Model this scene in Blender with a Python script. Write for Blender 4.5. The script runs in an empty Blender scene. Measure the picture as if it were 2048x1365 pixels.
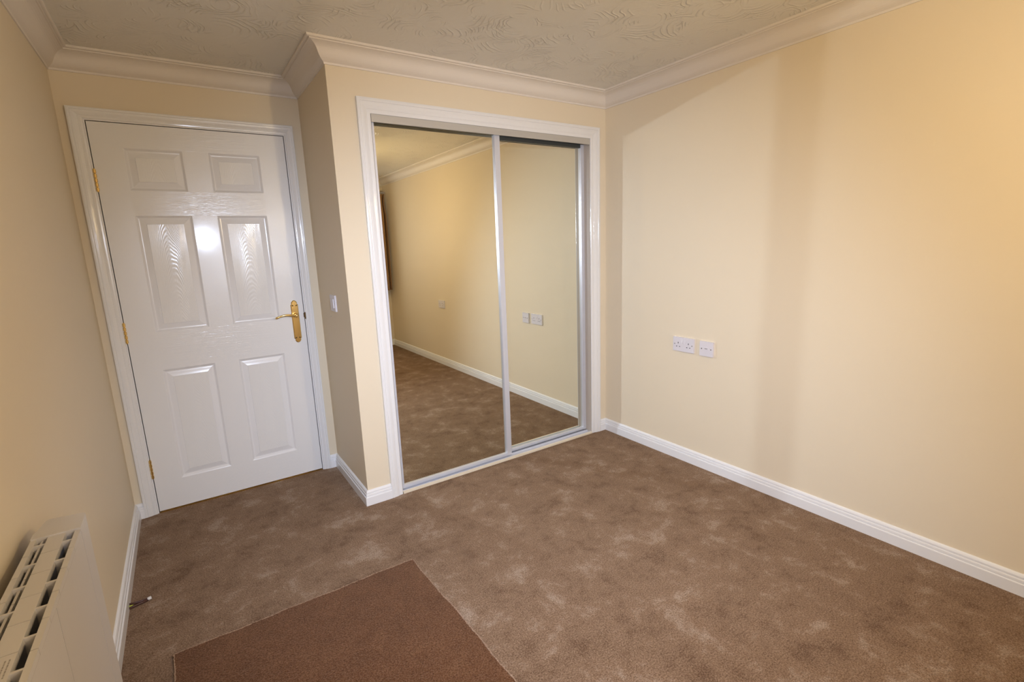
import bpy, bmesh, math, random
from mathutils import Vector, Matrix

random.seed(7)
SC = bpy.context.scene
COL = SC.collection

# ------------------------------------------------------------------ camera
CAM = Vector((-2.4479, -2.4958, 1.3547))
YAW, PITCH, ROLL, FPX = 0.58469, -0.19366, -0.03773, 985.33
fw = Vector((math.sin(YAW) * math.cos(PITCH), math.cos(YAW) * math.cos(PITCH), math.sin(PITCH)))
rt = Vector((math.cos(YAW), -math.sin(YAW), 0))
up = rt.cross(fw)
r2 = math.cos(ROLL) * rt + math.sin(ROLL) * up
u2 = -math.sin(ROLL) * rt + math.cos(ROLL) * up
cd = bpy.data.cameras.new('camera')
cd.sensor_width = 36.0
cd.sensor_fit = 'HORIZONTAL'
cd.lens = FPX / 2048 * 36
cd.clip_start = 0.02
cam = bpy.data.objects.new('camera', cd)
cam.matrix_world = Matrix(((r2.x, u2.x, -fw.x, CAM.x), (r2.y, u2.y, -fw.y, CAM.y),
                           (r2.z, u2.z, -fw.z, CAM.z), (0, 0, 0, 1)))
COL.objects.link(cam)
SC.camera = cam

# ------------------------------------------------------------------ world, lights, exposure
wd = bpy.data.worlds.new('world')
SC.world = wd
wd.use_nodes = True
bg = wd.node_tree.nodes['Background']
bg.inputs[0].default_value = (1.0, 0.94, 0.90, 1)

FLASH_POS = Vector((-2.2, -2.1, 1.53))
FLASH_AIM = Vector((-0.70, 0.0, 0.1))
SKY_W = 3.5
FLASH_W = 204.0
LAMP_POS = Vector((-1.22, -2.32, 1.72))
LAMP_W = 28.0
fl = bpy.data.lights.new('camera_flash', 'SPOT')
fl.energy = FLASH_W
fl.color = (0.67, 0.775, 1.0)
fl.shadow_soft_size = 0.035
fl.spot_size = math.radians(115)
fl.spot_blend = 1.0
flo = bpy.data.objects.new('camera_flash', fl)
flo.location = FLASH_POS
flo.rotation_euler = (FLASH_AIM - FLASH_POS).to_track_quat('-Z', 'Y').to_euler()
COL.objects.link(flo)

bg.inputs[1].default_value = SKY_W
# the window opening guides the sampling of daylight
pd = bpy.data.lights.new('window_portal', 'AREA')
pd.shape = 'RECTANGLE'
pd.size, pd.size_y = 1.5, 1.0
pd.cycles.is_portal = True
po = bpy.data.objects.new('window_portal', pd)
po.location = (-1.25, -4.20, 1.485)
po.rotation_euler = (math.radians(90), 0, 0)
COL.objects.link(po)

SC.view_settings.view_transform = 'Standard'
SC.view_settings.look = 'None'
SC.view_settings.gamma = 1.0
SC.view_settings.use_curve_mapping = False
SC.view_settings.exposure = 0.0
cy = SC.cycles
cy.use_denoising = True
cy.use_guiding = True
cy.use_surface_guiding = True
cy.guiding_training_samples = 64
cy.sample_clamp_indirect = 40.0
cy.blur_glossy = 0.0
cy.caustics_reflective = True
cy.max_bounces = 6
cy.diffuse_bounces = 3
cy.use_light_tree = False

# ------------------------------------------------------------------ dimensions (metres)
W, D, L = 1.7647, 0.6154, 2.8091        # wardrobe projection, recess depth, room width
H, HB, CP = 2.2827, 2.1944, 0.0884      # ceiling, coving foot, coving projection
HS, TS = 0.082, 0.018                   # skirting
BACK = -4.19                            # window wall
AX0, AX1, AZ = -1.6376, -0.0628, 2.0724  # wardrobe architrave outer
IX0, IX1, IZ = -1.5723, -0.1384, 2.0027  # wardrobe opening
DL, DR, DT = -2.7102, -1.8650, 1.990     # door leaf
DO0, DO1, DOZ = -2.7743, -1.8126, 2.0467  # door architrave outer


# ------------------------------------------------------------------ material helpers
def mat(name, color, rough=0.5, metal=0.0, spec=0.5, coat=0.0):
    m = bpy.data.materials.new(name)
    m.use_nodes = True
    b = m.node_tree.nodes['Principled BSDF']
    b.inputs['Base Color'].default_value = (*color, 1)
    b.inputs['Roughness'].default_value = rough
    b.inputs['Metallic'].default_value = metal
    b.inputs['Specular IOR Level'].default_value = spec
    b.inputs['Coat Weight'].default_value = coat
    b.inputs['Coat Roughness'].default_value = 0.12
    return m


class NT:
    def __init__(s, m):
        s.t = m.node_tree
        s.b = s.t.nodes['Principled BSDF']

    def n(s, kind, **kw):
        nd = s.t.nodes.new(kind)
        for k, v in kw.items():
            if k.startswith('_'):
                nd.inputs[k[1:].replace('_', ' ')].default_value = v
            else:
                setattr(nd, k, v)
        return nd

    def l(s, a, b):
        s.t.links.new(a, b)

    def math(s, op, a, b=None, c=None):
        nd = s.n('ShaderNodeMath', operation=op)
        for i, v in enumerate((a, b, c)):
            if v is None:
                continue
            if isinstance(v, (int, float)):
                nd.inputs[i].default_value = v
            else:
                s.l(v, nd.inputs[i])
        return nd.outputs[0]

    def coord(s, scale=(1, 1, 1), which='Object'):
        tc = s.n('ShaderNodeTexCoord')
        mp = s.n('ShaderNodeMapping')
        mp.inputs['Scale'].default_value = scale
        s.l(tc.outputs[which], mp.inputs[0])
        return mp.outputs[0]

    def noise(s, vec, scale, detail=3, rough=0.5, dist=0.0):
        nd = s.n('ShaderNodeTexNoise')
        nd.inputs['Scale'].default_value = scale
        nd.inputs['Detail'].default_value = detail
        nd.inputs['Roughness'].default_value = rough
        nd.inputs['Distortion'].default_value = dist
        s.l(vec, nd.inputs['Vector'])
        return nd.outputs['Fac']

    def ramp(s, fac, stops):
        nd = s.n('ShaderNodeValToRGB')
        e = nd.color_ramp.elements
        while len(e) < len(stops):
            e.new(0.5)
        for i, (p, c) in enumerate(stops):
            e[i].position = p
            e[i].color = (*c, 1) if len(c) == 3 else c
        s.l(fac, nd.inputs[0])
        return nd.outputs[0]

    def mix(s, fac, a, b, mode='MIX'):
        nd = s.n('ShaderNodeMix', data_type='RGBA', blend_type=mode)
        for sock, v in ((nd.inputs[0], fac), (nd.inputs[6], a), (nd.inputs[7], b)):
            if isinstance(v, (int, float)):
                sock.default_value = v
            elif isinstance(v, tuple):
                sock.default_value = (*v, 1)
            else:
                s.l(v, sock)
        return nd.outputs[2]

    def bump(s, height, strength=0.3, dist=0.01):
        nd = s.n('ShaderNodeBump')
        nd.inputs['Strength'].default_value = strength
        nd.inputs['Distance'].default_value = dist
        s.l(height, nd.inputs['Height'])
        s.l(nd.outputs[0], s.b.inputs['Normal'])
        return nd

    def base(s, sock):
        s.l(sock, s.b.inputs['Base Color'])


WALLC = (0.80, 0.69, 0.515)


def make_wall_paint():
    m = mat('magnolia_paint', WALLC, 0.55, spec=0.25)
    t = NT(m)
    v = t.coord()
    n1 = t.noise(v, 1.6, 1, 0.5)
    t.base(t.mix(n1, tuple(c * 0.975 for c in WALLC), tuple(min(1, c * 1.02) for c in WALLC)))
    return m


def make_gloss(name, color, rough=0.16, streak=None, strength=0.12):
    m = mat(name, color, rough, spec=0.5, coat=0.5 if streak and max(streak) > 200 else 0.0)
    t = NT(m)
    sc = streak or (60, 60, 60)
    v = t.coord(sc)
    n = t.noise(v, 1.0, 3, 0.55)
    t.bump(n, strength, 0.002)
    return m


def make_panel_grain():
    m = mat('door_panel_gloss', (0.84, 0.83, 0.81), 0.16, spec=0.5, coat=0.6)
    t = NT(m)
    tc = t.n('ShaderNodeTexCoord')
    sp = t.n('ShaderNodeSeparateXYZ')
    t.l(tc.outputs['Object'], sp.inputs[0])
    nz = t.noise(t.coord((14, 14, 3)), 1.0, 2, 0.5)
    dx = t.math('ADD', sp.outputs['X'], t.math('MULTIPLY', t.math('SUBTRACT', nz, 0.5), 0.05))
    par = t.math('MULTIPLY', t.math('MULTIPLY', dx, dx), 60.0)
    f = t.math('ADD', sp.outputs['Z'], par)
    f = t.math('ADD', f, t.math('MULTIPLY', nz, 0.12))
    w = t.math('SINE', t.math('MULTIPLY', f, 260.0))
    fine = t.noise(t.coord((420, 420, 60)), 1.0, 2, 0.6)
    h = t.math('ADD', t.math('MULTIPLY', w, 0.5), t.math('MULTIPLY', fine, 0.8))
    t.bump(h, 0.20, 0.0014)
    return m


def make_ceiling():
    m = mat('swirled_plaster', (0.80, 0.765, 0.69), 0.30, spec=0.5)
    t = NT(m)
    tc = t.n('ShaderNodeTexCoord')
    warp = t.n('ShaderNodeTexNoise')
    warp.inputs['Scale'].default_value = 5.0
    t.l(tc.outputs['Object'], warp.inputs['Vector'])
    vm = t.n('ShaderNodeVectorMath', operation='MULTIPLY_ADD')
    t.l(warp.outputs['Color'], vm.inputs[0])
    vm.inputs[1].default_value = (0.12, 0.12, 0)
    t.l(tc.outputs['Object'], vm.inputs[2])
    hs = None
    for k, (sc, fr) in enumerate(((4.5, 260.0), (6.5, 340.0))):
        vo = t.n('ShaderNodeTexVoronoi', voronoi_dimensions='2D', feature='F1')
        vo.inputs['Scale'].default_value = sc
        off = t.n('ShaderNodeVectorMath', operation='ADD')
        off.inputs[1].default_value = (3.3 * k, 1.7 * k, 0)
        t.l(vm.outputs[0], off.inputs[0])
        t.l(off.outputs[0], vo.inputs['Vector'])
        ring = t.math('SINE', t.math('MULTIPLY', vo.outputs['Distance'], fr / sc))
        ring = t.math('POWER', t.math('MULTIPLY', t.math('ADD', ring, 1.0), 0.5), 6.0)
        msk = t.noise(off.outputs[0], 6.0 + 3 * k, 2, 0.5)
        msk = t.ramp(msk, [(0.50, (0, 0, 0)), (0.62, (1, 1, 1))])
        rgb = t.n('ShaderNodeRGBToBW')
        t.l(msk, rgb.inputs[0])
        far = t.math('SMOOTH_MIN', t.math('MAXIMUM', t.math('MULTIPLY', t.math('SUBTRACT', vo.outputs['Distance'], 0.16), 6.0), 0.0), 1.0, 0.1)
        h = t.math('MULTIPLY', t.math('MULTIPLY', ring, far), rgb.outputs[0])
        hs = h if hs is None else t.math('ADD', hs, h)
    low = t.noise(vm.outputs[0], 28, 3, 0.55)
    hs = t.math('ADD', hs, t.math('MULTIPLY', low, 0.5))
    t.bump(hs, 0.8, 0.0034)
    return m


def make_carpet(name, base, light, dark, mott=1.0, seed=0.0, fleck=0.17):
    m = mat(name, base, 0.95, spec=0.1)
    t = NT(m)
    b = t.b
    b.inputs['Sheen Weight'].default_value = 0.18
    b.inputs['Sheen Roughness'].default_value = 0.4
    b.inputs['Sheen Tint'].default_value = (0.9, 0.66, 0.46, 1)
    tc = t.n('ShaderNodeTexCoord')
    mp = t.n('ShaderNodeMapping')
    mp.inputs['Location'].default_value = (seed, seed * 0.7, 0)
    t.l(tc.outputs['Object'], mp.inputs[0])
    v = mp.outputs[0]
    # brushed pile: broad mottling, footmark-like
    mm = t.noise(v, 6.0, 9, 0.76, 0.2)
    lo, hi = 0.5 - 0.14 / mott, 0.5 + 0.14 / mott
    c = t.ramp(mm, [(max(0.0, lo), dark), (0.47, base), (0.53, tuple(x * 1.06 for x in base)), (min(1.0, hi), light)])
    # yarn speckle
    sp = t.noise(v, 200, 3, 0.8)
    sc = t.ramp(sp, [(0.34, (0.42, 0.38, 0.34)), (0.5, (1, 1, 1)), (0.68, (1.0, 1.0, 1.0))])
    hi_ = t.ramp(sp, [(0.5, (0, 0, 0)), (0.70, (fleck, fleck * 0.77, fleck * 0.57))])
    c = t.mix(1.0, c, sc, 'MULTIPLY')
    c = t.mix(1.0, c, hi_, 'ADD')
    t.base(c)
    hgt = t.math('ADD', t.math('MULTIPLY', sp, 1.0), t.math('MULTIPLY', mm, 1.2))
    t.bump(hgt, 0.8, 0.006)
    return m


M = {}
M['wall'] = make_wall_paint()
M['ceil'] = make_ceiling()
M['cove'] = make_gloss('coving_paint', (0.80, 0.735, 0.66), 0.5, (90, 90, 90), 0.05)
M['gloss'] = make_gloss('white_gloss_wood', (0.84, 0.83, 0.825), 0.2, (40, 40, 40), 0.06)
M['gloss_v'] = make_gloss('white_gloss_vertical_grain', (0.84, 0.83, 0.815), 0.13, (330, 330, 7), 0.30)
M['gloss_h'] = make_gloss('white_gloss_horizontal_grain', (0.84, 0.83, 0.815), 0.13, (7, 330, 330), 0.34)
M['orange_peel'] = make_gloss('white_gloss_stipple', (0.84, 0.83, 0.815), 0.17, (420, 420, 420), 0.24)
M['panel'] = make_panel_grain()
M['carpet'] = make_carpet('brown_carpet', (0.215, 0.129, 0.075), (0.350, 0.252, 0.180), (0.140, 0.074, 0.038))
M['offcut'] = make_carpet('brown_carpet_offcut', (0.125, 0.050, 0.019), (0.165, 0.074, 0.031), (0.10, 0.038, 0.013), 0.8, 9.0, 0.075)
M['cutedge'] = make_carpet('carpet_cut_edge', (0.34, 0.22, 0.14), (0.40, 0.26, 0.18), (0.27, 0.17, 0.11), 1.0, 4.0)
M['brass'] = mat('polished_brass', (0.86, 0.62, 0.25), 0.2, 1.0)
t_ = NT(M['brass'])
t_.bump(t_.noise(t_.coord((220, 220, 30)), 1.0, 2), 0.04, 0.001)
M['brass_dark'] = mat('dull_brass_screw', (0.10, 0.055, 0.015), 0.45, 0.7)
M['dark'] = mat('dark_shadow_gap', (0.03, 0.025, 0.02), 0.8)
M['mirror'] = mat('silvered_glass', (0.82, 0.825, 0.74), 0.0, 1.0)
t_ = NT(M['mirror'])
t_.base(t_.mix(t_.noise(t_.coord((2, 2, 9)), 1.4, 2), (0.81, 0.815, 0.725), (0.83, 0.835, 0.755)))
M['silver'] = mat('silver_aluminium', (0.66, 0.67, 0.72), 0.42, 0.3)
t_ = NT(M['silver'])
t_.bump(t_.noise(t_.coord((300, 300, 20)), 1.0, 2), 0.03, 0.001)
M['fascia'] = mat('grey_track_fascia', (0.52, 0.50, 0.46), 0.42, 0.2)
t_ = NT(M['fascia'])
t_.base(t_.mix(t_.noise(t_.coord((3, 3, 40)), 2.0), (0.50, 0.475, 0.43), (0.55, 0.525, 0.48)))
M['gap_shade'] = mat('gap_shade_top_rail', (0.07, 0.075, 0.07), 0.4, 0.3)  # near-black colour paints in the shade of the gap under the fascia
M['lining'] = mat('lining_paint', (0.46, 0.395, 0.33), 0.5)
M['sill'] = mat('cream_sill_strip', (0.80, 0.70, 0.54), 0.4)
M['plastic'] = mat('white_plastic', (0.74, 0.70, 0.72), 0.28)
t_ = NT(M['plastic'])
t_.bump(t_.noise(t_.coord((50, 50, 50)), 1.0, 2), 0.03, 0.001)
M['plastic_grey'] = mat('socket_aperture', (0.07, 0.06, 0.07), 0.5)
M['screw'] = mat('socket_screw', (0.30, 0.27, 0.27), 0.35, 0.8)
M['rad'] = mat('radiator_enamel', (0.66, 0.63, 0.61), 0.38)
t_ = NT(M['rad'])
t_.bump(t_.noise(t_.coord((160, 160, 160)), 1.0, 2), 0.05, 0.001)
M['rad_in'] = mat('radiator_fins', (0.45, 0.46, 0.50), 0.4, 0.3)
M['ink'] = mat('grey_print', (0.34, 0.31, 0.29), 0.6)
M['cable_brown'] = mat('brown_cable_sheath', (0.065, 0.022, 0.014), 0.4)
M['cable_green'] = mat('green_yellow_earth_sleeve', (0.42, 0.46, 0.06), 0.4)
M['cable_tip'] = mat('white_connector', (0.72, 0.70, 0.68), 0.4)
M['curtain'] = mat('brown_curtain_cloth', (0.36, 0.20, 0.085), 0.85)
t_ = NT(M['curtain'])
t_.base(t_.mix(t_.noise(t_.coord((60, 60, 3)), 1.0, 3), (0.30, 0.16, 0.065), (0.42, 0.245, 0.11)))
M['glass'] = mat('window_glass', (1, 1, 1), 0.0)
M['glass'].node_tree.nodes['Principled BSDF'].inputs['Transmission Weight'].default_value = 1.0
M['glass'].node_tree.nodes['Principled BSDF'].inputs['IOR'].default_value = 1.0
M['bulb'] = mat('lit_bulb', (1, 1, 1), 0.5)
b_ = M['bulb'].node_tree.nodes['Principled BSDF']
b_.inputs['Emission Color'].default_value = (1.0, 0.74, 0.39, 1)
M['pinmetal'] = mat('bright_pin', (0.85, 0.83, 0.78), 0.2, 1.0)


# ------------------------------------------------------------------ mesh helpers
def link(o, parent=None):
    COL.objects.link(o)
    if parent is not None:
        o.parent = parent
    return o


def finish(name, bm, material, parent=None, smooth=False, loc=None, bevel=0.0, seg=2):
    if bevel > 0:
        bmesh.ops.bevel(bm, geom=[e for e in bm.edges if len(e.link_faces) == 2 and e.calc_face_angle(0) > 0.5],
                        offset=bevel, segments=seg, profile=0.6, affect='EDGES')
    bmesh.ops.recalc_face_normals(bm, faces=bm.faces)
    me = bpy.data.meshes.new(name)
    bm.to_mesh(me)
    bm.free()
    mats = material if isinstance(material, (list, tuple)) else [material]
    for m in mats:
        me.materials.append(m)
    if smooth:
        me.polygons.foreach_set('use_smooth', [True] * len(me.polygons))
    o = bpy.data.objects.new(name, me)
    if loc is not None:
        o.location = loc
    return link(o, parent)


def box(bm, x0, x1, y0, y1, z0, z1, mi=0):
    x0, x1 = sorted((x0, x1)); y0, y1 = sorted((y0, y1)); z0, z1 = sorted((z0, z1))
    v = [bm.verts.new(p) for p in ((x0, y0, z0), (x1, y0, z0), (x1, y1, z0), (x0, y1, z0),
                                   (x0, y0, z1), (x1, y0, z1), (x1, y1, z1), (x0, y1, z1))]
    for f in ((0, 3, 2, 1), (4, 5, 6, 7), (0, 1, 5, 4), (1, 2, 6, 5), (2, 3, 7, 6), (3, 0, 4, 7)):
        bm.faces.new([v[i] for i in f]).material_index = mi
    return v


def boxes(name, lst, material, parent=None, bevel=0.0, loc=None, seg=2):
    bm = bmesh.new()
    for b in lst:
        box(bm, *b)
    return finish(name, bm, material, parent, loc=loc, bevel=bevel, seg=seg)


def sweep_bm(bm, frames, profile, caps=True):
    """frames: list of functions mapping profile (a, b) to a point; builds a ribbon with closed ends."""
    rows = [[bm.verts.new(f(a, b)) for a, b in profile] for f in frames]
    n = len(profile)
    for i in range(len(rows) - 1):
        for j in range(n):
            k = (j + 1) % n
            bm.faces.new((rows[i][j], rows[i + 1][j], rows[i + 1][k], rows[i][k]))
    if caps:
        bm.faces.new(rows[0])
        bm.faces.new(list(reversed(rows[-1])))


def tube_bm(bm, pts, radii, seg=10, caps=True):
    rows = []
    pts = [Vector(p) for p in pts]
    prev = None
    for i, p in enumerate(pts):
        d = (pts[min(i + 1, len(pts) - 1)] - pts[max(i - 1, 0)]).normalized()
        ref = prev if prev is not None else (Vector((0, 0, 1)) if abs(d.z) < 0.9 else Vector((1, 0, 0)))
        a = (ref - d * ref.dot(d)).normalized()
        b = d.cross(a)
        prev = a
        r = radii[i] if isinstance(radii, (list, tuple)) else radii
        rows.append([bm.verts.new(p + r * (math.cos(2 * math.pi * k / seg) * a + math.sin(2 * math.pi * k / seg) * b))
                     for k in range(seg)])
    for i in range(len(rows) - 1):
        for k in range(seg):
            j = (k + 1) % seg
            bm.faces.new((rows[i][k], rows[i][j], rows[i + 1][j], rows[i + 1][k]))
    if caps:
        bm.faces.new(list(reversed(rows[0])))
        bm.faces.new(rows[-1])


def lathe_bm(bm, prof, origin, axis='z', seg=20):
    o = Vector(origin)
    rows = []
    for r, h in prof:
        row = []
        for k in range(seg):
            a = 2 * math.pi * k / seg
            c, s = math.cos(a) * r, math.sin(a) * r
            p = {'z': (c, s, h), 'y': (c, h, s), 'x': (h, c, s)}[axis]
            row.append(bm.verts.new(o + Vector(p)))
        rows.append(row)
    for i in range(len(rows) - 1):
        for k in range(seg):
            j = (k + 1) % seg
            bm.faces.new((rows[i][k], rows[i][j], rows[i + 1][j], rows[i + 1][k]))
    bm.faces.new(rows[0])
    bm.faces.new(rows[-1])


def structure(o, label, cat):
    o['kind'] = 'structure'
    o['label'] = label
    o['category'] = cat
    return o


def tag(o, label, cat, group=None):
    o['label'] = label
    o['category'] = cat
    if group:
        o['group'] = group
    return o


def empty(name, loc, label, cat, group=None):
    o = bpy.data.objects.new(name, None)
    o.empty_display_size = 0.05
    o.location = loc
    link(o)
    return tag(o, label, cat, group)


# ------------------------------------------------------------------ shell
T = 0.12
structure(boxes('floor', [(-L - T, T, BACK - T, D + 1.2, -0.1, 0.0)], M['carpet']),
          'brown cut-pile carpet with brushed lighter and darker patches', 'carpet')
structure(boxes('ceiling', [(-L - T, T, BACK - T, D + 1.2, H, H + 0.1)], M['ceil']),
          'cream ceiling with swirled textured plaster', 'ceiling')
structure(boxes('wall_right', [(0, T, BACK - T, D + T, 0, H)], M['wall']),
          'long magnolia wall carrying the double socket', 'wall')
structure(boxes('wall_left', [(-L - T, -L, BACK - T, D + T, 0, H)], M['wall']),
          'magnolia wall behind the slim white radiator', 'wall')
LW = 0.03  # frame lining thickness
structure(boxes('wall_door', [(-L, DL - LW, D, D + T, 0, H), (DR + LW, -W + 0.0, D, D + T, 0, H),
                              (DL - LW, DR + LW, D, D + T, DT + LW, H)], M['wall']),
          'magnolia wall around the white panelled door', 'wall')
structure(boxes('wall_return', [(-W, -W + 0.08, 0.0, D + T, 0, H)], M['wall']),
          'narrow magnolia return wall between door and mirror wardrobe, with the light switch', 'wall')
structure(boxes('wall_wardrobe', [(-W + 0.08, IX0 - 0.02, 0.0, 0.10, 0, H), (IX1 + 0.02, 0, 0.0, 0.10, 0, H),
                                  (IX0 - 0.02, IX1 + 0.02, 0.0, 0.10, IZ + 0.02, H)], M['wall']),
          'magnolia wall framing the mirrored wardrobe doors', 'wall')
structure(boxes('wall_wardrobe_inside', [(-W + 0.08, 0, D + 0.02, D + T, 0, H)], M['wall']),
          'rear wall inside the wardrobe behind the mirror doors', 'wall')
structure(boxes('wall_hallway', [(-L - T, -W + 0.08, D + 1.0, D + 1.2, 0, H), (-L - T, -L - 0.02, D + T, D + 1.0, 0, H),
                                 (-W + 0.08 - 0.05, -W + 0.08, D + T, D + 1.0, 0, H)], M['wall']),
          'hallway wall beyond the white panelled door', 'wall')
# window wall with opening
WX0, WX1, WZ0, WZ1 = -2.05, -0.45, 0.95, 2.02
structure(boxes('wall_window', [(-L, WX0, BACK - T, BACK, 0, H), (WX1, 0, BACK - T, BACK, 0, H),
                                (WX0, WX1, BACK - T, BACK, 0, WZ0), (WX0, WX1, BACK - T, BACK, WZ1, H)], M['wall']),
          'magnolia wall with the curtained window', 'wall')
fr = 0.055
win = structure(boxes('window_1', [(WX0, WX1, BACK - 0.10, BACK - 0.05, WZ0, WZ0 + fr), (WX0, WX1, BACK - 0.10, BACK - 0.05, WZ1 - fr, WZ1),
                                   (WX0, WX0 + fr, BACK - 0.10, BACK - 0.05, WZ0 + fr, WZ1 - fr),
                                   (WX1 - fr, WX1, BACK - 0.10, BACK - 0.05, WZ0 + fr, WZ1 - fr),
                                   (-1.28, -1.22, BACK - 0.10, BACK - 0.05, WZ0 + fr, WZ1 - fr)], M['plastic'], bevel=0.004),
                'white framed two-light window beside the brown curtain', 'window')
for x0, x1 in ((WX0 + fr, -1.28), (-1.22, WX1 - fr)):
    boxes('pane', [(x0, x1, BACK - 0.078, BACK - 0.072, WZ0 + fr, WZ1 - fr)], M['glass'], win)
boxes('window_sill', [(WX0 - 0.03, WX1 + 0.03, BACK - 0.05, BACK + 0.04, WZ0 - 0.025, WZ0)], M['gloss'], win, bevel=0.004)

# coving: profile (out from wall a, height b); swept with mitred ends
COVE = [(0.0, HB), (0.0045, HB), (0.0065, HB + 0.008)]
for k in range(1, 12):
    f = k / 12
    o_ = 0.0050 * math.sin(2 * math.pi * f) - 0.0035 * math.sin(math.pi * f)
    COVE.append((0.0065 + 0.0635 * f + o_ * 0.7071, HB + 0.008 + 0.0655 * f - o_ * 0.7071))
COVE += [(0.0705, HB + 0.0735), (0.0755, HB + 0.0735), (0.0762, HB + 0.0780), (0.0830, HB + 0.0780), (0.0875, HB + 0.0800), (0.0884, HB + 0.0835),
         (0.0884, H), (0.0, H)]

SKIRT = [(0.0, 0.0), (0.018, 0.0), (0.018, 0.0455), (0.0170, 0.0475), (0.0128, 0.0485), (0.0128, 0.0500), (0.0142, 0.0515), (0.0140, 0.0590), (0.0128, 0.0625),
         (0.0088, 0.0640), (0.0088, 0.0660), (0.0108, 0.0670), (0.0104, 0.0725), (0.0075, 0.0785), (0.0035, 0.0818), (0.0, 0.082)]


def run(name, prof, p0, p1, nrm, m0, m1, material, label, cat, ext=0.0):
    """straight moulding from p0 to p1 (xy), wall normal nrm; m0/m1 mitre: +1 inner, -1 outer, 0 square"""
    p0, p1, n = Vector(p0), Vector(p1), Vector(nrm)
    d = (p1 - p0).normalized()
    bm = bmesh.new()
    f0 = lambda a, b: (*(p0 + n * a + d * a * m0), b)
    f1 = lambda a, b: (*(p1 + n * a - d * a * m1), b)
    sweep_bm(bm, [f0, f1], prof)
    return structure(finish(name, bm, material), label, cat)


e = 0.0002
covs = [((-L, BACK), (-L, D), (1, 0), 1, 1, 'above the radiator wall'),
        ((-L, D), (-W, D), (0, -1), 1, 1, 'above the panelled door'),
        ((-W, D), (-W, 0), (-1, 0), 1, -1, 'on the return beside the door'),
        ((-W, 0), (0, 0), (0, -1), -1, 1, 'above the mirror wardrobe'),
        ((0, 0), (0, BACK), (-1, 0), 1, 1, 'along the socket wall'),
        ((0, BACK), (-L, BACK), (0, 1), 1, 1, 'above the curtained window')]
for i, (a, b, n, m0, m1, where) in enumerate(covs):
    run('trim_%d' % (i + 1), COVE, a, b, n, m0, m1, M['cove'], 'cream moulded plaster coving ' + where, 'coving')
sks = [('left', (-L, BACK), (-L, D), (1, 0), 1, 1, 'under the radiator'),
       ('door_hinge_side', (-L, D), (DO0, D), (0, -1), 1, 0, 'stub on the hinge side of the door'),
       ('door_latch_side', (DO1, D), (-W, D), (0, -1), 0, 1, 'stub on the latch side of the door'),
       ('return', (-W, D), (-W, 0), (-1, 0), 1, -1, 'on the return wall below the light switch'),
       ('wardrobe_door_side', (-W, 0), (AX0, 0), (0, -1), -1, 0, 'short piece wrapping the corner by the mirror wardrobe'),
       ('wardrobe_corner', (AX1, 0), (0, 0), (0, -1), 0, 1, 'tiny piece in the corner between wardrobe and socket wall'),
       ('right', (0, 0), (0, BACK), (-1, 0), 1, 1, 'running below the double socket'),
       ('window', (0, BACK), (-L, BACK), (0, 1), 1, 1, 'below the curtained window')]
for nm, a, b, n, m0, m1, where in sks:
    run('baseboard_' + nm, SKIRT, a, b, n, m0, m1, M['gloss'], 'white gloss grooved skirting board ' + where, 'skirting')


# architraves: profile across width s (0 outer .. 1 inner), proud p
def architrave(name, x0, x1, zt, i0, i1, it, ywall, material, label):
    w = i0 - x0
    prof = [(0.0, 0.0), (0.0, 0.016), (0.10, 0.0175), (0.22, 0.0172), (0.25, 0.0145), (0.30, 0.0150), (0.45, 0.0142), (0.58, 0.0118),
            (0.66, 0.0098), (0.70, 0.0098), (0.72, 0.0080), (0.86, 0.0085), (0.97, 0.0075), (1.0, 0.005), (1.0, 0.0)]
    o = bpy.data.objects.new(name, None)
    o.location = ((x0 + x1) / 2, ywall, 0)
    link(o)
    structure(o, label, 'door frame')
    o.empty_display_size = 0.05
    inv = Matrix.Translation(-o.location)
    lerp = lambda a, b, s: a + (b - a) * s
    for nm, ends in (('left_casing', (lambda s, p: (lerp(x0, i0, s), ywall - p, 0.0), lambda s, p: (lerp(x0, i0, s), ywall - p, lerp(zt, it, s)))),
                     ('head_casing', (lambda s, p: (lerp(x0, i0, s), ywall - p, lerp(zt, it, s)), lambda s, p: (lerp(x1, i1, s), ywall - p, lerp(zt, it, s)))),
                     ('right_casing', (lambda s, p: (lerp(x1, i1, s), ywall - p, lerp(zt, it, s)), lambda s, p: (lerp(x1, i1, s), ywall - p, 0.0)))):
        bm = bmesh.new()
        sweep_bm(bm, ends, prof)
        bm.transform(inv)
        finish(nm, bm, M[material + '_h'] if nm == 'head_casing' else M[material + '_v'], o)
    return o


REV = 0.009
df = architrave('trim_7', DO0, DO1, DOZ, DL - REV, DR + REV, DT + REV, D, 'gloss', 'white gloss moulded frame around the six-panel door')
inv = -df.location
for nm, b in (('jamb', (DL - LW, DL - 0.0035, D - 0.003, D + T, 0, DT + LW)), ('jamb', (DR + 0.0035, DR + LW, D - 0.003, D + T, 0, DT + LW)),
              ('head_jamb', (DL - 0.0035, DR + 0.0035, D - 0.003, D + T, DT + 0.0035, DT + LW))):
    boxes(nm, [(b[0] + inv.x, b[1] + inv.x, b[2] + inv.y, b[3] + inv.y, b[4], b[5])], M['gloss'], df)
for nm, b in (('door_stop', (DL - 0.0035, DL + 0.012, D + 0.046, D + 0.06, 0, DT)), ('door_stop', (DR - 0.012, DR + 0.0035, D + 0.046, D + 0.06, 0, DT)),
              ('door_stop', (DL + 0.012, DR - 0.012, D + 0.046, D + 0.06, DT - 0.012, DT + 0.0035))):
    boxes(nm, [(b[0] + inv.x, b[1] + inv.x, b[2] + inv.y, b[3] + inv.y, b[4], b[5])], M['gloss'], df)
boxes('latch_keep', [(DR + 0.0015 + inv.x, DR + 0.0125 + inv.x, -0.0042, -0.001, 0.965, 1.005)], M['brass_dark'], df)

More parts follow.
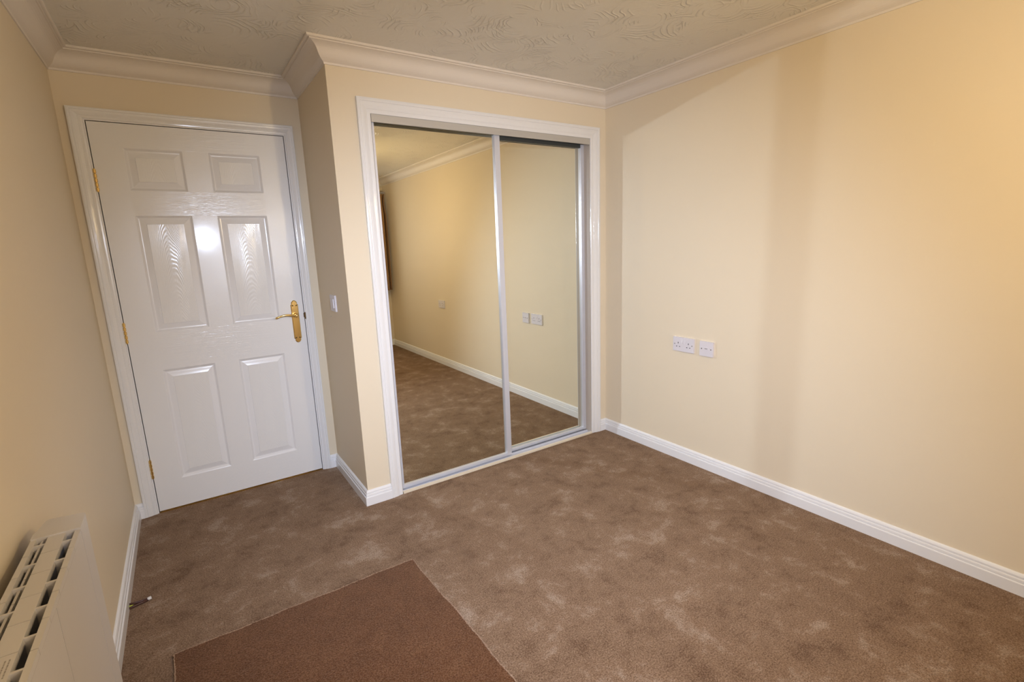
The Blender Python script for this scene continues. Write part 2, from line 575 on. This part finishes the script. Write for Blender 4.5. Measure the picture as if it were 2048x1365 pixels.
wf = architrave('trim_8', AX0, AX1, AZ, IX0, IX1, IZ, 0.0, 'gloss', 'white gloss moulded frame around the mirrored wardrobe')
inv = -wf.location
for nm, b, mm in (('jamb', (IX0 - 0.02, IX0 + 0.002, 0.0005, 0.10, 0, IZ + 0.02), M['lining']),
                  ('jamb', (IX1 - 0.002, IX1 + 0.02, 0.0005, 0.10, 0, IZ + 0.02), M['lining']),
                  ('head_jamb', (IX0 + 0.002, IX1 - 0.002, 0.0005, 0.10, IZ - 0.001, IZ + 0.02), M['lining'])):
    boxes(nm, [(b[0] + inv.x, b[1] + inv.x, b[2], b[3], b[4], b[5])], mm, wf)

# ------------------------------------------------------------------ door leaf
TH = 0.044
YF = D                # front face plane
Z0 = 0.009
cols = [(-2.590, -2.350), (-2.238, -1.997)]
rows = [(1.682, 1.880), (0.975, 1.562), (0.168, 0.776)]
bm = bmesh.new()
xs = [DL, cols[0][0], cols[0][1], cols[1][0], cols[1][1], DR]
zs = [DT, rows[0][1], rows[0][0], rows[1][1], rows[1][0], rows[2][1], rows[2][0], Z0]
for a, b in ((xs[0], xs[1]), (xs[4], xs[5])):
    box(bm, a, b, 0, TH, Z0, DT, 2)
for i in (0, 2, 4, 6):
    box(bm, xs[1], xs[4], 0, TH, zs[i + 1], zs[i], 1)
for i in (1, 3, 5):
    box(bm, xs[2], xs[3], 0, TH, zs[i + 1], zs[i], 2)
for v in bm.verts:
    v.co.x -= DL
    v.co.y += 0
leaf = finish('door_1', bm, [M['gloss_v'], M['gloss_h'], M['orange_peel']], loc=(DL, YF, 0))
structure(leaf, 'white gloss six-panel door with brass lever handle', 'door')


def door_panel(x0, x1, z0, z1):
    cx, cz = (x0 + x1) / 2, (z0 + z1) / 2
    hx, hz = (x1 - x0) / 2, (z1 - z0) / 2
    rings = [(0.0, 0.0), (0.003, 0.0015), (0.007, 0.006), (0.0115, 0.0095), (0.0155, 0.0100), (0.020, 0.0088), (0.032, 0.0052), (0.0415, 0.0028), (0.0425, 0.0005), (0.0435, 0.0005)]
    bm = bmesh.new()
    prev = None
    for ins, dep in rings:
        r = [bm.verts.new((sx * (hx - ins), dep, sz * (hz - ins))) for sx, sz in ((-1, -1), (1, -1), (1, 1), (-1, 1))]
        if prev:
            for k in range(4):
                j = (k + 1) % 4
                f = bm.faces.new((prev[k], prev[j], r[j], r[k]))
                f.material_index = 1
        prev = r
    bm.faces.new(prev)
    # back so that the panel is solid
    bk = [bm.verts.new((sx * hx, 0.04, sz * hz)) for sx, sz in ((-1, -1), (1, -1), (1, 1), (-1, 1))]
    bm.faces.new(bk)
    bm.verts.ensure_lookup_table()
    fr_ = [bm.verts[i] for i in range(4)]
    for k in range(4):
        j = (k + 1) % 4
        bm.faces.new((fr_[k], fr_[j], bk[j], bk[k]))
    o = finish('panel', bm, [M['panel'], M['gloss']], leaf, loc=(cx - DL, 0, cz))
    return o


for z0, z1 in rows:
    for x0, x1 in cols:
        door_panel(x0, x1, z0, z1)

# hinges: five knuckles each
hinge_mesh = None
for zc in (1.724, 0.988, 0.254):
    if hinge_mesh is None:
        bm = bmesh.new()
        hh = 0.104
        for k in range(5):
            z0 = -hh / 2 + k * hh / 5 + 0.0016
            z1 = z0 + hh / 5 - 0.0032
            lathe_bm(bm, [(0.0045, z0), (0.0062, z0 + 0.0012), (0.0062, z1 - 0.0012), (0.0045, z1)], (0, -0.0065, 0), 'z', 14)
        lathe_bm(bm, [(0.0035, -hh / 2 - 0.002), (0.0035, hh / 2 + 0.002)], (0, -0.0065, 0), 'z', 10)
        box(bm, -0.0016, 0.0016, -0.004, 0.03, -hh / 2, hh / 2)
        h = finish('hinge', bm, M['brass'], leaf, smooth=False, loc=(-0.0018, 0, zc))
        h['label'] = 'polished brass butt hinge'
        hinge_mesh = h
    else:
        h = hinge_mesh.copy()
        link(h, leaf)
        h.location = (-0.0018, 0, zc)

# lever handle on long backplate
PX, PZ0, PZ1 = -1.913 - DL, 0.829, 1.081


def plate_outline(w, z0, z1):
    pts = []
    half = [(w, z1 - 0.030), (w, z1 - 0.0265), (w * 0.76, z1 - 0.0235), (w * 0.80, z1 - 0.016), (w * 0.62, z1 - 0.0075), (w * 0.32, z1 - 0.002), (0.0, z1)]
    top = half + [(-x, z) for x, z in reversed(half[:-1])]
    zc = z0 + z1
    bot = [(x, zc - z) for x, z in top]
    return top + list(reversed([(x, z) for x, z in bot]))


bm = bmesh.new()
out = plate_outline(0.0205, PZ0, PZ1)
lv = []
for sc, y in ((1.0, 0.0), (1.0, -0.003), (0.86, -0.0058), (0.80, -0.0068)):
    zc = (PZ0 + PZ1) / 2
    row = []
    for x, z in out:
        ins = (1 - sc) * 0.0205
        zz = z - math.copysign(min(abs(z - zc), ins), z - zc) if sc < 1 else z
        row.append(bm.verts.new((PX + x * sc, y, zz)))
    lv.append(row)
n = len(out)
for i in range(len(lv) - 1):
    for k in range(n):
        j = (k + 1) % n
        bm.faces.new((lv[i][k], lv[i][j], lv[i + 1][j], lv[i + 1][k]))
bm.faces.new(lv[-1])
bm.faces.new(list(reversed(lv[0])))
plate = finish('door_handle', bm, M['brass'], leaf)
plate['label'] = 'polished brass lever handle on scalloped backplate'
bm = bmesh.new()
ZL = 0.993
lathe_bm(bm, [(0.013, -0.006), (0.0135, -0.011), (0.010, -0.015), (0.0085, -0.022), (0.010, -0.040), (0.0095, -0.047), (0.004, -0.050)], (PX, 0, ZL), 'y', 18)
path, rad = [], []
for k in range(15):
    s = k / 14
    path.append((PX - 0.004 - 0.108 * s, -0.042 - 0.006 * math.sin(s * math.pi), ZL - 0.003 + 0.013 * math.sin(s * math.pi) - 0.001 * s))
    rad.append(0.0075 - 0.0035 * s if s < 0.86 else 0.0045 + 0.002 * math.sin((s - 0.86) / 0.14 * math.pi))
tube_bm(bm, path, rad, 12)
finish('lever', bm, M['brass'], plate, smooth=True)
for sx in (-1, 1):
    for z in (PZ0 + 0.031, PZ1 - 0.031):
        bm = bmesh.new()
        lathe_bm(bm, [(0.0040, -0.0066), (0.0040, -0.0078), (0.002, -0.0084)], (PX + sx * 0.0098, 0, z), 'y', 10)
        finish('screw', bm, M['brass_dark'], plate)
boxes('latch', [(DR - DL - 0.0025, DR - DL + 0.001, -0.002, 0.012, 0.975, 1.0)], M['brass_dark'], leaf)

th = boxes('threshold_strip', [(DL, DR, D - 0.004, D + 0.034, 0.0, 0.0045)], M['brass'], bevel=0.0015)
tag(th, 'thin brass threshold strip under the white panelled door', 'threshold strip')

# ------------------------------------------------------------------ sliding mirror doors and track
YL, YR = 0.035, 0.070      # mirror planes
tr = empty('top_track', ((IX0 + IX1) / 2, 0.045, 0), 'grey fascia and channel of the sliding door track above the mirrors', 'door track')
br = empty('bottom_track', ((IX0 + IX1) / 2, 0.045, 0), 'silver sliding door floor track with cream sill strip below the mirrors', 'door track')
ox = -tr.location.x
oy = -tr.location.y


def tb(name, lst, material, bevel=0.0, tr=tr):
    return boxes(name, [(b[0] + ox, b[1] + ox, b[2] + oy, b[3] + oy, b[4], b[5]) for b in lst], material, tr, bevel)


tb('fascia', [(IX0 + 0.0025, IX1 - 0.0025, -0.004, -0.0005, 1.966, IZ - 0.0012)], M['fascia'])
tb('top_channel', [(IX0 + 0.003, IX1 - 0.003, 0.001, 0.096, IZ - 0.008, IZ - 0.0015)], M['fascia'])
tb('base_plate', [(IX0 + 0.0025, IX1 - 0.0025, 0.004, 0.096, 0.0005, 0.004)], M['silver'], 0.0, br)
for ya, yb, zt in ((0.004, 0.008, 0.014), (0.041, 0.0435, 0.014), (0.092, 0.096, 0.014)):
    tb('rail_lip', [(IX0 + 0.0025, IX1 - 0.0025, ya, yb, 0.004, zt)], M['silver'], 0.0, br)
tb('wood_sill', [(IX0 + 0.0025, IX1 - 0.0025, -0.011, 0.0035, 0.0005, 0.0115)], M['sill'], 0.002, br)


def mirror_door(x0, x1, ym, ztop, label, right_w=0.034, left_w=0.034, zmt=None):
    o = empty('sliding_mirror_door', ((x0 + x1) / 2, ym, 0.016), label, 'mirror door')
    dx, dy, dz = -o.location.x, -o.location.y, -o.location.z
    z0 = 0.016
    gx0, gx1 = x0 + left_w, x1 - right_w
    zb = z0 + 0.017

    def part(name, bx, material, bevel=0.0, seg=2):
        return boxes(name, [(bx[0] + dx, bx[1] + dx, bx[2] + dy, bx[3] + dy, bx[4] + dz, bx[5] + dz)], material, o, bevel, seg=seg)
    part('mirror', (gx0, gx1, ym, ym + 0.004, zb, zmt or ztop), M['mirror'])
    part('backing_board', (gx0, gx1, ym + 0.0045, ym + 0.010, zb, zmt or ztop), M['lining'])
    part('stile', (x0, gx0, ym - 0.014, ym + 0.014, z0, ztop), M['silver'], 0.003, 3)
    part('stile', (gx1, x1, ym - 0.014, ym + 0.014, z0, ztop), M['silver'], 0.003, 3)
    part('bottom_rail', (gx0, gx1, ym - 0.011, ym + 0.012, z0, zb), M['silver'], 0.003, 3)
    part('top_rail', (gx0, gx1, ym - 0.008, ym + 0.012, zmt or ztop, ztop + 0.006), M['gap_shade'], 0.002)  # rail coloured dark to stand in for the shaded track gap
    return o


mirror_door(-1.562, -0.816, YL, 1.974, 'mirrored sliding wardrobe door on the front track, nearer the white panelled door', 0.034, 0.011, 1.971)
mirror_door(-0.864, -0.128, YR, 1.974, 'mirrored sliding wardrobe door on the rear track, nearer the socket wall', 0.036, 0.034, 1.955)


# ------------------------------------------------------------------ electrical plates
def plate_bm(w, h, t):
    bm = bmesh.new()
    box(bm, -t, 0, -w / 2, w / 2, -h / 2, h / 2)
    return bm


def double_socket(yc, zc, label):
    o = empty('double_socket', (0, yc, zc), label, 'socket')
    t = 0.011
    finish('face_plate', plate_bm(0.146, 0.086, t), M['plastic'], o, bevel=0.0025, seg=3)
    for s in (-1, 1):
        # s=+1 is the side nearer the wardrobe
        cyy = s * 0.036
        for (yy, zz, a, b) in ((cyy + 0.0, 0.008, 0.0022, 0.0045), (cyy - 0.0105, -0.014, 0.0036, 0.0022), (cyy + 0.0105, -0.014, 0.0036, 0.0022)):
            boxes('pin_hole', [(-t - 0.0006, -t + 0.001, yy - a, yy + a, zz - b, zz + b)], M['plastic_grey'], o)
        bm = bmesh.new()
        yy = s * 0.0085
        vs = [(-t - 0.0005, yy - 0.0055, 0.029), (-t - 0.0005, yy + 0.0055, 0.029), (-t - 0.004, yy + 0.0055, 0.007), (-t - 0.004, yy - 0.0055, 0.007),
              (-t + 0.001, yy - 0.0055, 0.029), (-t + 0.001, yy + 0.0055, 0.029), (-t + 0.001, yy + 0.0055, 0.007), (-t + 0.001, yy - 0.0055, 0.007)]
        vv = [bm.verts.new(p) for p in vs]
        for f in ((0, 1, 2, 3), (7, 6, 5, 4), (0, 4, 5, 1), (1, 5, 6, 2), (2, 6, 7, 3), (3, 7, 4, 0)):
            bm.faces.new([vv[i] for i in f])
        finish('rocker', bm, M['plastic'], o)
        bm = bmesh.new()
        lathe_bm(bm, [(0.0034, -t - 0.0006), (0.0034, -t + 0.001)], (0, s * 0.0603, 0.0), 'x', 12)
        finish('screw', bm, M['screw'], o)
    return o


double_socket(-0.6625, 0.729, 'white double switched wall socket beside the square outlet plate')
double_socket(-2.55, 0.715, 'white wall socket alone on the wall, seen only in the mirror')
o = empty('outlet_plate', (0, -0.8195, 0.727), 'small square white outlet plate with central slot beside the double socket', 'outlet')
finish('face_plate', plate_bm(0.086, 0.086, 0.013), M['plastic'], o, bevel=0.003, seg=3)
for s in (-1, 1):
    bm = bmesh.new()
    lathe_bm(bm, [(0.0036, -0.0138), (0.0036, -0.012)], (0, s * 0.030, 0.0), 'x', 12)
    finish('screw', bm, M['screw'], o)
boxes('cover', [(-0.0150, -0.012, -0.0125, 0.0125, -0.009, 0.007)], M['plastic'], o, bevel=0.001)
boxes('slot', [(-0.0154, -0.014, -0.009, 0.009, 0.0005, 0.0035)], M['screw'], o)

o = empty('light_switch', (-W, 0.285, 1.075), 'square white light switch on the narrow return wall by the door', 'light switch')
finish('face_plate', plate_bm(0.098, 0.088, 0.009), M['plastic'], o, bevel=0.0025, seg=3)
bm = bmesh.new()
box(bm, -0.0135, -0.008, -0.026, 0.030, -0.026, 0.024)
finish('rocker', bm, M['plastic'], o, bevel=0.002)
for s in (-1, 1):
    bm = bmesh.new()
    lathe_bm(bm, [(0.003, -0.0096), (0.003, -0.008)], (0, s * 0.041, 0.0), 'x', 10)
    finish('screw', bm, M['screw'], o)
bm = bmesh.new()
lathe_bm(bm, [(0.0012, 0.0), (0.0012, -0.004), (0.003, -0.0045), (0.0022, -0.0065)], (-W, 0.379, 0.993), 'x', 10)
tag(finish('wall_pin', bm, M['pinmetal'], smooth=True), 'tiny shiny pin head in the wall just below the light switch', 'pin')

# ------------------------------------------------------------------ radiator
RZ, RXF, RXB, RY0, RY1 = 0.78, -2.703, -2.784, -1.062, -1.95
rad_o = empty('electric_radiator', (-2.744, -1.5, 0.2), 'slim white electric radiator with slotted top grille fixed to the wall', 'radiator')
ro = -rad_o.location


def rb(name, lst, material, bevel=0.0, seg=2):
    return boxes(name, [(b[0] + ro.x, b[1] + ro.x, b[2] + ro.y, b[3] + ro.y, b[4] + ro.z, b[5] + ro.z) for b in lst], material, rad_o, bevel, seg=seg)


# front face made of flat panels with thin vertical joints
joints = [-1.1462, -1.425, -1.690, RY1]
for k in range(len(joints) - 1):
    y1, y0 = joints[k], joints[k + 1]
    rb('front_panel', [(RXF - 0.006, RXF, y0 + 0.001, y1 - 0.001, 0.2, RZ - 0.0125)], M['rad'], 0.0012)
rb('back_panel', [(RXB, RXB + 0.005, RY1, -1.110, 0.2, RZ - 0.0125)], M['rad'])
rb('core', [(RXB + 0.006, RXF - 0.008, RY1, -1.15, 0.22, RZ - 0.075)], M['rad_in'])
# end cap with a rounded outer corner
bm = bmesh.new()
out = [(RXB, -1.145), (RXB, -1.118)]
out += [(RXB + 0.004 + 0.012 * k / 6, -1.105 + 0.050 * math.sin(k / 6 * math.pi / 2)) for k in range(7)]
out += [(RXF - 0.012, RY0 - 0.003)]
out += [(RXF - 0.010 + 0.010 * math.sin(k / 5 * math.pi / 2), RY0 - 0.013 + 0.010 * math.cos(k / 5 * math.pi / 2)) for k in range(6)]
out += [(RXF, -1.145)]
lo = [bm.verts.new((x + ro.x, y + ro.y, 0.2 + ro.z)) for x, y in out]
hi = [bm.verts.new((x + ro.x, y + ro.y, RZ + 0.003 + ro.z)) for x, y in out]
n = len(out)
for k in range(n):
    j = (k + 1) % n
    bm.faces.new((lo[k], lo[j], hi[j], hi[k]))
bm.faces.new(hi)
bm.faces.new(list(reversed(lo)))
finish('end_cap', bm, M['rad'], rad_o)
# grille sections, 80 mm pitch
sec = None
for k in range(10):
    y1 = -1.139 - 0.08 * k
    if sec is None:
        bm = bmesh.new()
        p = 0.0785
        zt, zb = 0.0, -0.012
        box(bm, -0.013, 0.016, -p, 0, zb, zt)                       # centre strip
        box(bm, 0.031, 0.0405, -p - 0.010, -0.010, zb, zt)           # front rim
        box(bm, -0.0405, -0.031, -p + 0.004, 0.004, zb, zt)          # rear rim
        box(bm, 0.016, 0.031, -0.049, -0.044, -0.045, zt - 0.001)     # bar across the front slot
        box(bm, -0.031, -0.013, -0.037, -0.032, -0.045, zt - 0.001)    # bar across the rear slot
        sec = finish('grille_section', bm, M['rad'], rad_o, loc=(-2.7435 + ro.x, y1 + ro.y, RZ + ro.z), bevel=0.0006, seg=1)
        bm = bmesh.new()
        box(bm, -0.0245, -0.0205, -0.0785, 0, -0.030, -0.006)
        finish('divider', bm, M['rad'], sec)
        bm = bmesh.new()
        box(bm, -0.030, 0.031, -0.0465, -0.0455, -0.075, -0.014)
        finish('fin', bm, M['rad_in'], sec)
    else:
        c = sec.copy()
        link(c, rad_o)
        c.location = (-2.7435 + ro.x, y1 + ro.y, RZ + ro.z)
        for ch in [x for x in sec.children]:
            d = ch.copy()
            link(d, c)
for yb in (-1.24, -1.76):
    rb('wall_bracket', [(-L + 0.0005, RXB, yb - 0.02, yb + 0.02, 0.3, 0.6)], M['rad_in'])
# worn grey print on the top strip
bm = bmesh.new()
for r in range(2):
    y = -1.552
    for k in range(7):
        ln = random.uniform(0.003, 0.008)
        xx = -2.7335 - r * 0.005
        box(bm, xx + ro.x - 0.0009, xx + ro.x + 0.0009, y - ln + ro.y, y + ro.y, RZ + ro.z - 0.0002, RZ + ro.z + 0.0003)
        y -= ln + 0.0016
finish('printed_text', bm, M['ink'], rad_o)['kind'] = 'stuff'

# ------------------------------------------------------------------ carpet offcut
bm = bmesh.new()
x0, x1, y0, y1, tz = -2.640, -1.768, -2.05, -0.606, 0.009
NX, NY = 40, 60


def wob(u, a, s):
    return 0.0022 * math.sin(u * 17 + s) + 0.0014 * math.sin(u * 47 + 2 * s) + a


edge_pts = []
top = []
for j in range(NY + 1):
    v = j / NY
    rowv = []
    for i in range(NX + 1):
        u = i / NX
        xr = x1 + 0.040 * (1 - v)
        x = x0 + (xr - x0) * u
        y = y0 + (y1 - y0) * v
        if i == 0:
            x += wob(v, 0, 1.0)
        if i == NX:
            x += wob(v, 0, 2.3)
        if j == NY:
            y += wob(u, 0, 0.4)
        if j == 0:
            y += wob(u, 0, 3.1)
        rowv.append(bm.verts.new((x, y, tz)))
    top.append(rowv)
for j in range(NY):
    for i in range(NX):
        bm.faces.new((top[j][i], top[j][i + 1], top[j + 1][i + 1], top[j + 1][i]))
loop = [top[0][i] for i in range(NX)] + [top[j][NX] for j in range(NY)] + [top[NY][i] for i in range(NX, 0, -1)] + [top[j][0] for j in range(NY, 0, -1)]
low = [bm.verts.new((v.co.x, v.co.y, 0.0005)) for v in loop]
for k in range(len(loop)):
    j = (k + 1) % len(loop)
    bm.faces.new((loop[k], low[k], low[j], loop[j]))
pts = [v.co.copy() for v in loop]
oc = finish('carpet_offcut', bm, M['offcut'])
tag(oc, 'loose rectangular offcut of brown carpet laid over the fitted carpet', 'carpet piece')
rnd = random.Random(3)
bm = bmesh.new()
ring = []
for k in range(len(pts)):
    a, b = pts[k], pts[(k + 1) % len(pts)]
    for s in range(3):
        q = a.lerp(b, s / 3)
        ring.append(Vector((q.x + rnd.uniform(-0.0012, 0.0012), q.y + rnd.uniform(-0.0012, 0.0012), tz - 0.001 + rnd.uniform(-0.001, 0.0015))))
ring.append(ring[0].copy())
tube_bm(bm, ring, [rnd.uniform(0.0016, 0.0034) for _ in ring], 6)
ce = finish('cut_edge', bm, M['cutedge'], oc, smooth=True)
ce['label'] = 'pale frayed cut edge'

# ------------------------------------------------------------------ cable end by the skirting
cb = empty('cable_end', (-2.79, -0.212, 0.0), 'short brown cable end with white tip poking out below the skirting', 'cable')
co = -cb.location
bm = bmesh.new()
tube_bm(bm, [Vector((-2.7915, -0.201, 0.012)) + co, Vector((-2.772, -0.203, 0.011)) + co, Vector((-2.752, -0.200, 0.0085)) + co, Vector((-2.732, -0.197, 0.007)) + co], 0.0042, 10)
finish('brown_core', bm, M['cable_brown'], cb, smooth=True)
bm = bmesh.new()
tube_bm(bm, [Vector((-2.7915, -0.222, 0.007)) + co, Vector((-2.774, -0.214, 0.006)) + co, Vector((-2.752, -0.206, 0.0045)) + co, Vector((-2.732, -0.201, 0.0045)) + co], 0.0046, 10)
finish('brown_core', bm, M['cable_brown'], cb, smooth=True)
bm = bmesh.new()
tube_bm(bm, [Vector((-2.7915, -0.2115, 0.010)) + co, Vector((-2.786, -0.2105, 0.0095)) + co, Vector((-2.778, -0.2085, 0.0085)) + co], [0.003, 0.003, 0.0012], 8)
finish('earth_sleeve', bm, M['cable_green'], cb, smooth=True)
bm = bmesh.new()
tube_bm(bm, [Vector((-2.734, -0.199, 0.0068)) + co, Vector((-2.728, -0.1975, 0.007)) + co, Vector((-2.721, -0.196, 0.0072)) + co], [0.0058, 0.0068, 0.0060], 10)
finish('connector_tip', bm, M['cable_tip'], cb, smooth=True)

# ------------------------------------------------------------------ curtain by the window (seen in the mirror)
bm = bmesh.new()
NU, NV = 90, 24
grid = []
for j in range(NV + 1):
    v = j / NV                       # 0 bottom .. 1 top
    z = 0.80 + (2.07 - 0.80) * v
    amp = 0.040 if v < 0.86 else 0.040 - 0.022 * (v - 0.86) / 0.14 + (0.012 if v > 0.97 else 0)
    row = []
    for i in range(NU + 1):
        u = i / NU
        x = -0.40 + 0.365 * u + 0.006 * math.sin(v * 3 + u * 20)
        if v > 0.8:
            x -= 0.012 * math.sin((v - 0.8) / 0.2 * math.pi) * u
        y = -4.03 + amp * math.sin(u * 2 * math.pi * 5 + 0.5 * math.sin(v * 2)) + 0.012 * math.sin(u * 31)
        row.append(bm.verts.new((x, y, z)))
    grid.append(row)
for j in range(NV):
    for i in range(NU):
        bm.faces.new((grid[j][i], grid[j][i + 1], grid[j + 1][i + 1], grid[j + 1][i]))
cu = finish('curtain', bm, M['curtain'], smooth=True)
sol = cu.modifiers.new('thickness', 'SOLIDIFY')
sol.thickness = 0.004
tag(cu, 'brown pleated sill-length curtain reflected at the edge of the mirror', 'curtain')
bm = bmesh.new()
tube_bm(bm, [(-2.5, -4.06, 2.095), (-0.02, -4.06, 2.095)], 0.012, 12)
tag(finish('curtain_rail', bm, M['plastic'], smooth=True), 'white curtain rail above the window', 'curtain rail')

# ------------------------------------------------------------------ pendant lamp (the room's warm light)
pl = empty('pendant_lamp', (LAMP_POS.x, LAMP_POS.y, H), 'plain white ceiling pendant with a lit warm bulb', 'lamp')
bm = bmesh.new()
lathe_bm(bm, [(0.045, 0.0), (0.045, -0.012), (0.030, -0.026), (0.008, -0.032)], (0, 0, 0), 'z', 24)
finish('ceiling_rose', bm, M['plastic'], pl)
bm = bmesh.new()
tube_bm(bm, [(0, 0, -0.03), (0, 0, LAMP_POS.z + 0.10 - H)], 0.0035, 8)
finish('flex', bm, M['plastic'], pl, smooth=True)
bm = bmesh.new()
lathe_bm(bm, [(0.008, 0.105), (0.016, 0.095), (0.018, 0.055), (0.015, 0.045)], (0, 0, LAMP_POS.z - H), 'z', 20)
finish('lamp_holder', bm, M['plastic'], pl)
RB = 0.038
bm = bmesh.new()
prof = [(0.013, 0.046), (0.016, 0.038)] + [(RB * math.sin(a), RB * math.cos(a)) for a in [0.55 + k * (math.pi - 0.6) / 10 for k in range(11)]]
lathe_bm(bm, prof, (0, 0, LAMP_POS.z - H), 'z', 20)
finish('bulb', bm, M['bulb'], pl, smooth=True)
# radiance from total power: P = pi * A * L
b_.inputs['Emission Strength'].default_value = LAMP_W / (math.pi * 4 * math.pi * RB * RB)
